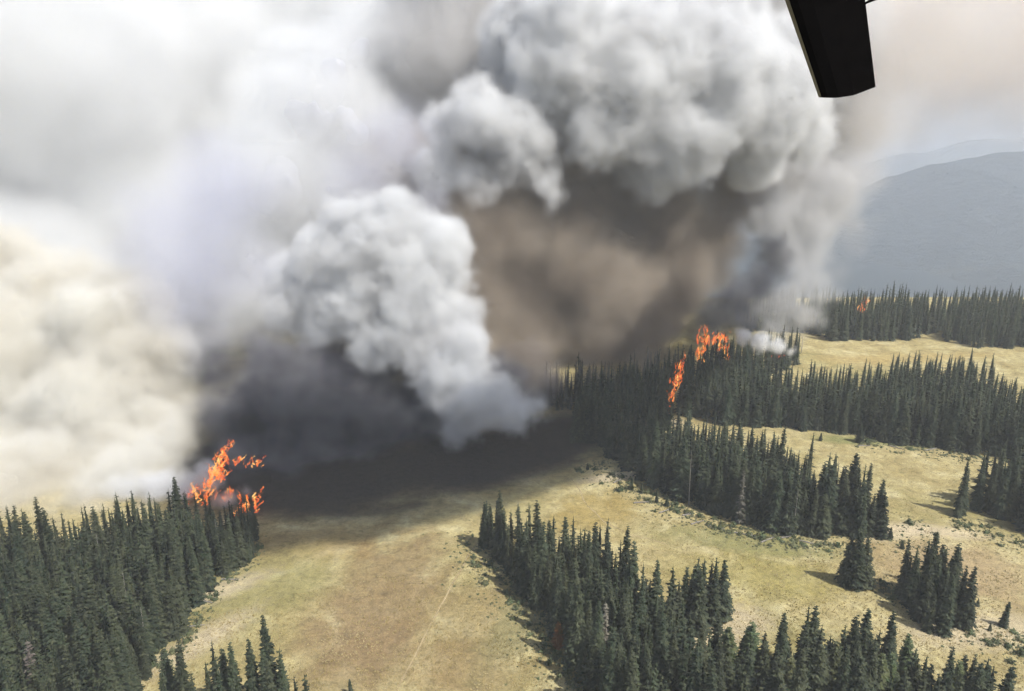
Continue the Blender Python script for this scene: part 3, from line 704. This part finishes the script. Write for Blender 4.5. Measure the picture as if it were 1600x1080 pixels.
def smoke(label, blobs, veil, core=None, voxel=1.6, soft=7.0, warp=(22, 9), billow=(11, 5.0), fine=(6, 3.5), seed=0.0, core_at=0.8, name='smoke_plume', k=4.0, squash=1.0, grow=1.0, deep=2.2):
    B = [at(b[0], b[1], b[2]) + (b[3] * grow,) if not isinstance(b[0], float) else b for b in blobs]
    root = None
    if core:
        tmp = bpy.data.objects.new('tmp', bpy.data.meshes.new('tmp')); C.objects.link(tmp)
        tmp.modifiers.new('g', 'NODES').node_group = smoke_tree('core', B, voxel * 1.4, soft * deep, warp, billow, fine, core, core_at, seed, k, squash)
        ev = tmp.evaluated_get(bpy.context.evaluated_depsgraph_get())
        me = bpy.data.meshes.new_from_object(ev); bpy.data.objects.remove(tmp)
        me.materials.clear(); me.materials.append(core)
        root = bpy.data.objects.new(name, me); C.objects.link(root); tag(root, label, 'smoke', kind='stuff')
        print('SMOKE', label, 'faces', len(me.polygons))
    vo = bpy.data.objects.new('smoke_veil' if root else name, bpy.data.volumes.new('smoke_veil')); C.objects.link(vo)
    vo.modifiers.new('g', 'NODES').node_group = smoke_tree('veil', B, voxel, soft, warp, billow, fine, veil, 0, seed, k, squash)
    vo.data.materials.append(veil)
    if root: vo.parent = root; vo['kind'] = 'stuff'
    else: tag(vo, label, 'smoke', kind='stuff')
    return root or vo
V_WHITE = mat_veil('white_smoke', (.955, .962, .966), .38, 0.0, (.82, .822, .825), 12.0)
V_CREAM = mat_veil('cream_smoke', (.968, .955, .905), .28, 0.0, (.885, .855, .78), 22.0)
V_LAV = mat_veil('lavender_smoke', (.73, .745, .865), .19, 0.0, (.57, .58, .68), 26.0)
V_BROWN = mat_veil('brown_smoke', (.60, .53, .445), .16, 0.0, (.40, .34, .28), 26.0)
V_TOP = mat_veil('blue_white_smoke', (.972, .988, 1.0), .27, 0.0, (.945, .968, .998), 34.0)
V_DARK = mat_veil('sooty_smoke', (.40, .395, .42), .30, 0.0, (.10, .10, .13), 11.0)
V_GREY = mat_veil('grey_smoke', (.84, .83, .82), .13)
V_PALE = mat_veil('pale_smoke', (.94, .945, .945), .09)
K_WHITE = mat_core('white_smoke_core', [(.38, .385, .385), (.50, .51, .51), (.585, .60, .60)], 22)
K_TOP = mat_core('blue_white_smoke_core', [(.74, .79, .84), (.82, .88, .94), (.84, .91, .97)], 34)
K_CREAM = mat_core('cream_smoke_core', [(.57, .53, .45), (.68, .65, .575), (.75, .74, .69)], 26)
K_LAV = mat_core('lavender_smoke_core', [(.36, .36, .43), (.46, .47, .56), (.52, .53, .58)], 30)
K_BROWN = mat_core('brown_smoke_core', [(.125, .105, .088), (.18, .152, .126), (.25, .222, .19)], 36)
K_DARK = mat_core('sooty_smoke_core', [(.018, .018, .026), (.035, .034, .045), (.085, .08, .085)], 16)
K_GREY = mat_core('grey_smoke_core', [(.33, .32, .31), (.43, .415, .40), (.54, .53, .52)], 40)
K_HAZY = mat_core('pale_smoke_core', [(.65, .645, .63), (.69, .69, .68), (.725, .74, .74)], 90)
K_FAR = mat_core('far_smoke_core', [(.70, .60, .50), (.79, .71, .62), (.83, .79, .75)], 1800)

smoke('cream white smoke billowing up behind the dense forest', [(-110, 600, 225, 24), (20, 560, 222, 21), (60, 700, 210, 20), (150, 640, 208, 18), (180, 500, 224, 17), (245, 560, 214, 13), (225, 690, 200, 14),
    (285, 730, 192, 7), (100, 470, 238, 17), (-90, 780, 205, 18), (120, 785, 192, 12), (300, 625, 210, 8), (0, 430, 248, 18), (210, 780, 184, 8), (20, 810, 190, 12), (-110, 850, 190, 12), (20, 795, 168, 9), (100, 795, 168, 8), (-90, 805, 168, 10), (170, 790, 168, 7), (240, 785, 170, 5.5), (-60, 835, 163, 8), (40, 830, 163, 7.5), (130, 822, 163, 6), (-90, 755, 180, 15), (0, 762, 178, 14), (80, 762, 178, 13), (160, 757, 178, 12), (230, 752, 180, 10), (285, 750, 181, 7), (-120, 800, 172, 13), (-30, 790, 172, 12), (50, 790, 172, 11), (-150, 820, 172, 13)],
    V_CREAM, K_CREAM, seed=1, voxel=1.3, soft=7.5, billow=(12, 3), fine=(11, 16), warp=(26, 20), grow=1.15)
smoke('sooty dark smoke rolling off the tall leaping flames', [(420, 590, 216, 11), (480, 610, 214, 12), (400, 660, 202, 10), (470, 685, 200, 10), (540, 650, 212, 12), (600, 655, 216, 12), (560, 590, 226, 11), (385, 715, 188, 6.5), (358, 750, 180, 3.6), (440, 725, 190, 7), (660, 640, 222, 12), (360, 600, 214, 7), (520, 690, 204, 9), (720, 640, 228, 10), (600, 695, 210, 6), (780, 610, 236, 11), (840, 625, 240, 9), (345, 640, 208, 7), (350, 700, 196, 5.5), (480, 715, 198, 6.5), (560, 705, 204, 7), (640, 695, 212, 6.5), (420, 745, 186, 4.5), (335, 580, 216, 7)],
    V_DARK, None, seed=2, voxel=1.3, soft=10, billow=(9, 4), fine=(10, 12), warp=(22, 16), grow=1.4)
smoke('bright white cauliflower smoke column trailing down to the shaded meadow', [(590, 385, 228, 12), (520, 415, 228, 11), (660, 410, 228, 12), (560, 475, 225, 12), (640, 480, 223, 12), (475, 470, 228, 10), (690, 375, 231, 9), (600, 530, 218, 8.5), (705, 500, 222, 9), (725, 565, 208, 8), (758, 625, 200, 7.5), (725, 640, 200, 6.5), (800, 650, 198, 4.8), (722, 680, 196, 3.8), (842, 632, 198, 2.6), (695, 590, 208, 7.5), (620, 345, 231, 9), (540, 355, 233, 8), (500, 510, 224, 8), (655, 545, 214, 7), (450, 430, 232, 8), (570, 430, 224, 11)],
    V_WHITE, None, seed=3, voxel=1.0, billow=(8, 2.4), fine=(9, 15), soft=6.5, warp=(20, 17), grow=1.3)
smoke('lavender grey smoke behind the cauliflower column', [(430, 290, 285, 24), (395, 400, 272, 18), (470, 200, 300, 24), (510, 300, 288, 18), (375, 490, 256, 14), (350, 340, 292, 18), (430, 460, 264, 15), (550, 200, 304, 22), (325, 430, 284, 15), (590, 280, 298, 18), (520, 130, 318, 22), (470, 110, 325, 20), (570, 80, 330, 22)],
    V_PALE, K_LAV, seed=4, voxel=1.6, soft=13, billow=(14, 3), fine=(14, 18), warp=(32, 24), grow=1.2)
smoke('brown smoke hanging over the burning treeline', [(760, 380, 292, 26), (850, 420, 296, 25), (940, 440, 298, 27), (1030, 430, 304, 22), (820, 510, 284, 19), (920, 520, 286, 18), (1000, 500, 292, 17), (750, 470, 278, 20), (1090, 370, 312, 20),
    (1110, 430, 310, 13), (900, 330, 312, 28), (1000, 330, 314, 28), (640, 300, 310, 26), (1140, 300, 318, 17), (690, 550, 268, 15), (650, 480, 268, 14), (760, 560, 264, 12), (560, 520, 262, 16), (1060, 480, 300, 11)],
    V_BROWN, K_BROWN, seed=5, voxel=1.7, soft=14, billow=(18, 4), fine=(16, 18), warp=(36, 26), grow=1.2)
smoke('blue white smoke crest spreading above the brown smoke', [(760, 190, 274, 13), (820, 220, 274, 12), (868, 280, 274, 7.5), (690, 265, 278, 12), (745, 280, 276, 10), (900, 90, 294, 27), (1000, 110, 294, 29), (1100, 120, 298, 28), (1190, 160, 298, 22), (1050, 210, 286, 20), (950, 190, 285, 18), (1180, 240, 296, 14), (1245, 190, 304, 15), (820, 60, 300, 19), (1020, 30, 312, 26), (1120, 50, 310, 22), (900, 10, 314, 24), (1010, 260, 288, 12), (690, 190, 284, 9), (1240, 110, 312, 18), (790, 205, 268, 9), (745, 225, 271, 8)],
    V_WHITE, K_TOP, seed=6, voxel=1.3, soft=9.5, billow=(12, 3.2), warp=(30, 24), fine=(13, 18), grow=1.08)
smoke('grey smoke bank between the white columns', [(690, 90, 340, 34), (1160, 0, 360, 44), (720, 0, 350, 36), (1270, 60, 370, 32), (680, 250, 335, 30), (850, 150, 355, 50), (1020, 100, 360, 50), (1240, 300, 360, 26), (1260, 400, 350, 14), (1300, 180, 375, 26), (600, 390, 325, 26), (520, 540, 290, 18)],
    V_GREY, K_GREY, seed=7, voxel=2.6, soft=22, billow=(24, 8), fine=(22, 22), warp=(48, 30), grow=1.2, deep=1.5)
smoke('pale smoke pall filling the air beyond the dense forest', [(100, 150, 410, 95), (300, 100, 470, 95), (-150, 300, 380, 90), (200, 330, 400, 75), (470, 60, 500, 90), (-50, 0, 440, 110), (330, 430, 360, 50), (-250, 500, 360, 80), (60, 470, 335, 60), (200, 560, 290, 34), (450, -60, 500, 80), (420, 250, 420, 60), (540, 60, 500, 70)],
    V_PALE, K_HAZY, seed=8, voxel=3.6, soft=30, billow=(40, 8), fine=(30, 26), warp=(60, 34), deep=1.5)
smoke('dark smoke rising from the two upright flames', [(1108, 498, 292, 7.5), (1150, 475, 294, 9), (1180, 440, 299, 8), (1128, 525, 290, 4), (1205, 405, 303, 8), (1165, 508, 292, 5.5), (1080, 520, 290, 5), (1050, 560, 284, 4.5)], mat_veil('dark_rising_smoke', (.30, .30, .325), .20, 0.0, (.14, .14, .16), 8.0), None, seed=9, voxel=1.1, billow=(7, 4), soft=8, warp=(14, 13), fine=(8, 14), grow=1.35)
smoke('grey smoke wisps leaning over the white ground smoke', [(1230, 470, 300, 9), (1258, 440, 304, 8), (1212, 515, 296, 7), (1245, 510, 298, 6.5), (1270, 395, 310, 8), (1225, 385, 308, 9), (1265, 340, 314, 11), (1300, 300, 320, 12), (1200, 330, 312, 12), (1190, 480, 300, 7), (1270, 490, 302, 6), (1290, 460, 306, 6), (1222, 545, 292, 4.5), (1235, 495, 297, 6), (1250, 420, 304, 7)],
    mat_veil('thin_grey_smoke', (.74, .74, .745), .16), None, seed=10, voxel=1.3, billow=(8, 6), soft=9, warp=(16, 10), fine=(7, 8), grow=1.3)
smoke('thin pale smoke bridging the cream billows and the lavender smoke', [(300, 440, 222, 20), (330, 530, 214, 13), (270, 370, 232, 22), (390, 420, 232, 15), (420, 520, 222, 11), (340, 300, 250, 22), (560, 280, 256, 17), (620, 220, 262, 18), (660, 330, 250, 13)],
    mat_veil('thin_pale_smoke', (.80, .81, .91), .035), None, seed=18, voxel=2.0, soft=13, billow=(12, 3), fine=(12, 16), warp=(26, 20))
smoke('tan smoke drifting high over the valley before the mountain skyline', [(1330, 90, 900, 95), (1430, 60, 920, 100), (1540, 90, 950, 95), (1640, 60, 960, 100), (1480, 150, 930, 55), (1600, 150, 950, 50), (1370, 170, 910, 50), (1250, 60, 900, 90), (1720, 110, 960, 90), (1440, 205, 940, 45), (1520, 195, 945, 48), (1600, 185, 955, 50), (1680, 175, 960, 55)],
    mat_veil('tan_smoke', (.95, .87, .775), .020), None, seed=19, voxel=7.0, soft=70, billow=(60, 14), fine=(60, 60), warp=(120, 70), k=20)
smoke('thin dun smoke veil before the mountain slope', [(1330, 270, 330, 15), (1370, 190, 336, 17), (1330, 360, 326, 10), (1410, 100, 342, 18), (1300, 420, 320, 8), (1460, 30, 350, 20), (1540, 60, 360, 16)],
    mat_veil('thin_dun_smoke', (.86, .82, .78), .035), None, seed=17, voxel=2.2, billow=(12, 6), soft=16, warp=(26, 16), fine=(12, 10), grow=1.3)
smoke('white ground smoke seeping from the long stand', [(1162, 527, 264, 4.2), (1188, 534, 262, 4.8), (1214, 542, 261, 4.0), (1238, 550, 261, 2.6)], mat_veil('fresh_white_smoke', (.97, .97, .97), .6), None, seed=11, voxel=.6, billow=(3, 2), soft=3, warp=(6, 3), fine=(2.5, 2.5), k=1.5)
smoke('white ground smoke drifting between the trees of the forest tip', [(195, 768, 173, 5), (245, 762, 173, 5), (290, 762, 172, 4.4), (322, 745, 173, 4), (352, 782, 169, 3), (385, 770, 172, 2.4), (150, 772, 173, 4)], mat_veil('white_forest_smoke', (.95, .96, .98), .35), None, seed=12, voxel=.7, billow=(4, 3), soft=4, warp=(8, 4), fine=(3, 3), k=2, grow=1.25)
smoke('thin smoke thread above the far burning tree', [(1350, 452, 352, 3.2), (1354, 436, 354, 3.0), (1350, 415, 356, 3.2), (1362, 465, 351, 2.6), (1346, 390, 358, 4.5), (1340, 350, 360, 6)], mat_veil('thread_smoke', (.62, .62, .64), .10), None, seed=13, voxel=.9, billow=(4, 3), soft=6, warp=(8, 5), fine=(4, 4), k=2)
smoke('brown smoke veil sinking over the smoky stand', [(760, 620, 226, 9), (850, 590, 236, 11), (930, 580, 240, 10), (1000, 570, 250, 9), (880, 640, 222, 6), (820, 560, 240, 12), (960, 620, 226, 6)], mat_veil('sinking_smoke', (.42, .37, .335), .10), None, seed=15, voxel=1.5, soft=10, billow=(9, 5), fine=(8, 7))
smoke('dun smoke bank across the sky behind the mountains', [(x, y, Y, r) for x, y, Y, r in ((-1200, 230, 13500, 3600), (-300, 230, 13500, 3500), (500, 220, 14000, 3500), (1250, 210, 14000, 3300), (1700, 200, 14000, 3300), (2500, 200, 13500, 3600), (1450, -180, 14000, 3200), (2000, -220, 13500, 3200), (500, -200, 14000, 3300), (1480, 180, 13000, 3400), (1620, 120, 13200, 3300), (1350, 160, 13200, 3200))],
    mat_veil('far_smoke', (.93, .85, .765), .0030), K_FAR, seed=14, voxel=170, soft=1600, billow=(2200, 300), fine=(1400, 300), warp=(2500, 900), k=200, name='smoke_bank', deep=1.0)
# added smoke, unseen overhead, shaped to cast the shadow on the meadow
smoke('unseen high smoke added to shade the meadow', [(x + 0.5, y + 7.0, z, 21.0) for x, y, z in ((28.0, 98.0, 150.0), (45.0, 102.0, 150.0), (62.0, 108.0, 151.0), (76.0, 116.0, 151.0), (90.0, 125.0, 152.0), (102.0, 136.0, 151.0), (112.0, 150.0, 151.0), (120.0, 168.0, 150.0), (132.0, 188.0, 151.0), (146.0, 208.0, 152.0), (22.0, 120.0, 152.0), (44.0, 124.0, 152.0))],
    mat_veil('added_shade_smoke', (.78, .77, .76), .4), K_GREY, seed=16, voxel=2.4, soft=8, billow=(14, 3), fine=(10, 4), warp=(30, 8), deep=1.0)

# ------------------------------------------------------------------ haze
hv = [(x, y, z) for z in (-420, 345) for y in (-8200, 8200) for x in (-8200, 8200)]
hz = mesh_obj('haze', hv, [(0, 2, 3, 1), (4, 5, 7, 6), (0, 1, 5, 4), (2, 6, 7, 3), (0, 4, 6, 2), (1, 3, 7, 5)], mat_veil('smoky_air', (.825, .875, .93), .00030))
tag(hz, 'thin smoky blue haze in the air', 'haze', kind='stuff')

# ------------------------------------------------------------------ flames
def mat_flame(name, hot, mid, cool, strength):
    nt = NT(name); tc = nt.n('ShaderNodeTexCoord').outputs['Object']
    n1 = nt.noise(tc, 0.75, 4, .6, .8); n2 = nt.noise(tc, 1.5, 5, .7, .8)
    col = nt.ramp(n1, [(.28, cool), (.44, mid), (.60, hot), (.74, (1.0, .62, .22))])
    e = nt.n('ShaderNodeEmission'); e.inputs['Strength'].default_value = strength; nt.l(col, e.inputs['Color'])
    tr = nt.n('ShaderNodeBsdfTransparent'); mx = nt.n('ShaderNodeMixShader')
    nt.l(nt.maprange(n2, .36, .66, 0.0, .72), mx.inputs[0]); nt.l(tr.outputs[0], mx.inputs[1]); nt.l(e.outputs[0], mx.inputs[2]); nt.l(mx.outputs[0], nt.out.inputs['Surface'])
    return nt.m
M_FLAME = mat_flame('open_flame', (1.0, .27, .05), (.85, .115, .022), (.36, .03, .012), 1.0)
M_FLAME_HOT = mat_flame('hot_flame', (1.0, .58, .17), (1.0, .36, .07), (.95, .18, .03), 1.25)
M_FLAME_RED = mat_flame('smoky_flame', (1.0, .26, .09), (.90, .12, .05), (.55, .055, .03), .95)
def fire(label, Y, base, strokes, mat=None, wild=1.0):
    b = Vector(at(base[0], base[1], Y)); root = empty('wildfire', b)
    for (x0, y0, x1, y1, wd, n) in strokes:
        a, c = Vector(at(x0, y0, Y)), Vector(at(x1, y1, Y))
        for k in range(int(n * 3)):
            rr = random.Random(str((label, x0, y0, k)))
            jit = Vector((rr.gauss(0, .45), rr.gauss(0, .8), rr.gauss(0, .35))) * wd * wild
            u0 = rr.random(); p0 = a.lerp(c, u0) + jit; along = (c - a).normalized()
            p1 = p0 + (along * .55 + Vector((rr.gauss(0, .35), rr.gauss(0, .3), rr.uniform(.5, 1.1)))) * wd * rr.uniform(.55, 1.35)
            r0 = wd * rr.uniform(.06, .20); seg, m = 8, 9; V, F = [], []
            for i in range(m):
                t = i / (m - 1); p = p0.lerp(p1, t)
                p += Vector((mnoise.noise(Vector((t * 2.2, k, x0))), mnoise.noise(Vector((t * 2.2, k + 9, y0))), mnoise.noise(Vector((t * 2.2, k + 5, y1))) * .5)) * wd * .75 * (.3 + t)
                rad = r0 * (math.sin(math.pi * min(1, .18 + .82 * t)) ** .75 if t < 1 else .02) * (1 - .35 * t)
                for q in range(seg):
                    an = 2 * math.pi * q / seg
                    n_ = 1 + .75 * mnoise.noise(Vector((math.cos(an) * 1.6, math.sin(an) * 1.6 + k * 3.1, t * 5 + x0)))
                    V.append(tuple(p + Vector((math.cos(an), math.sin(an) * .8, .35 * math.sin(an * 2 + k))) * rad * n_ - b))
            for i in range(m - 1):
                for q in range(seg):
                    A, B_ = i * seg + q, i * seg + (q + 1) % seg
                    F.append((A, B_, B_ + seg, A + seg))
            F += [tuple(range(seg))[::-1], tuple(range((m - 1) * seg, m * seg))]
            mesh_obj('flame', V, F, (M_FLAME_HOT if rr.random() < .24 and mat is None else mat or M_FLAME), root, smooth_=True)
    tag(root, label, 'fire')
fire('tall leaping flames breaking out of the forest tip under dark smoke', 170, (335, 808),
     [(305, 785, 345, 742, 1.95, 9), (335, 750, 352, 708, 1.95, 9), (346, 714, 364, 690, 1.10, 6), (348, 722, 404, 728, 1.44, 9), (372, 728, 408, 720, 0.85, 4), (345, 730, 325, 765, 1.61, 6), (318, 795, 330, 770, 1.53, 5), (350, 792, 362, 765, 1.27, 5)])
fire('low ball of flame at the very edge of the meadow', 164, (388, 818), [(378, 806, 388, 780, 1.53, 7), (394, 804, 404, 778, 1.36, 7), (366, 812, 376, 795, 1.02, 4)])
fire('dim pink flame flickering inside white smoke at the forest tip', 171, (300, 800), [(297, 782, 300, 768, 0.85, 4), (352, 785, 362, 772, 0.85, 3)], M_FLAME_RED)
fire('two upright flames crowning trees at the head of the long stand', 260, (1112, 580), [(1096, 560, 1102, 520, 2.04, 10), (1103, 542, 1120, 530, 1.61, 5), (1122, 548, 1128, 528, 1.53, 5), (1135, 560, 1134, 520, 1.44, 7), (1096, 570, 1096, 545, 1.19, 4)])
fire('flame ladder climbing the flank of the smoky stand', 222, (1045, 660), [(1038, 648, 1044, 615, 1.61, 10), (1048, 622, 1058, 600, 1.27, 6), (1055, 604, 1064, 575, 1.44, 8), (1062, 580, 1070, 562, 1.02, 5)])
fire('single tree torching in the far treeline', 338, (1347, 502), [(1345, 496, 1347, 478, 1.44, 7), (1348, 482, 1354, 468, 1.19, 5)])
fire('thin line of fire under the white ground smoke', 274, (1215, 566), [(1190, 561, 1230, 556, 0.68, 5)], M_FLAME_RED)

# ------------------------------------------------------------------ helicopter rotor blade
def mat_blade():
    nt = NT('black_blade_paint'); tc = nt.n('ShaderNodeTexCoord').outputs['Object']; n1 = nt.noise(tc, 14, 4, .6)
    return nt.diffuse(nt.mix(n1, (.004, .004, .004), (.008, .007, .007)), 1.0, n1, .05, .01, 0.0)
def mat_edge():
    nt = NT('worn_leading_edge'); tc = nt.n('ShaderNodeTexCoord').outputs['Object']; n1 = nt.noise(tc, 20, 4, .6)
    return nt.diffuse(nt.mix(n1, (.10, .088, .06), (.20, .18, .13)), .5, n1, .05, .01, .1)
BD = 3.3
tipL, tipR = Vector(at(1279, 152, BD)), Vector(at(1368, 136, BD * .99)); topL, topR = Vector(at(1195, -90, BD * 1.03)), Vector(at(1340, -95, BD * 1.02))
root = empty('rotor_blade', (tipL + tipR) / 2)
def blade_sections():
    V, F = [], []; m = 10; prof = [(0, 0), (.04, .35), (.14, .62), (.32, .75), (.6, .5), (1, .06), (1, -.06), (.6, -.25), (.32, -.38), (.12, -.32), (.04, -.2)]
    for i in range(m + 1):
        t = i / m; L_, R_ = tipL.lerp(topL, t * 2.2), tipR.lerp(topR, t * 2.2)
        ch = R_ - L_; up = (topL - tipL).normalized(); nrm = ch.cross(up).normalized()
        sag = up * 0.0
        for (u, h_) in prof:
            rnd = up * (-.018 * math.sin(math.pi * u)) if i == 0 else Vector()
            V.append(L_ + ch * u + nrm * h_ * ch.length * .11 + rnd)
    n = len(prof)
    return V, n, m
V, n, m = blade_sections(); o0 = root.location
F = [(i * n + q, i * n + (q + 1) % n, (i + 1) * n + (q + 1) % n, (i + 1) * n + q) for i in range(m) for q in range(n) if q not in (0, n - 1, n - 2, n - 3)]
F += [tuple(range(n))[::-1], tuple(range(m * n, m * n + n))]
mesh_obj('blade_body', [tuple(v - o0) for v in V], F, mat_blade(), root)
F2 = [(i * n + q, i * n + (q + 1) % n, (i + 1) * n + (q + 1) % n, (i + 1) * n + q) for i in range(m) for q in (0, n - 1, n - 2, n - 3)]
mesh_obj('leading_edge', [tuple(v - o0) for v in V], F2, mat_edge(), root, smooth_=True)
# thin cable at the trailing edge
cv = [Vector(at(x, y, BD * 1.06)) for x, y in ((1335, 12), (1347, 9), (1356, 3), (1372, -3), (1395, -9))]
CV, CF = [], []
for i, p in enumerate(cv):
    for q in range(6):
        an = q * math.pi / 3; CV.append(tuple(p + Vector((0.3 * math.cos(an), math.sin(an), math.cos(an))) * .007 - o0))
CF = [(i * 6 + q, i * 6 + (q + 1) % 6, (i + 1) * 6 + (q + 1) % 6, (i + 1) * 6 + q) for i in range(len(cv) - 1) for q in range(6)]
mesh_obj('static_wick', CV, CF, bpy.data.materials['black_blade_paint'], root, smooth_=True)
tag(root, 'black helicopter rotor blade tip hanging in the sky', 'rotor blade')
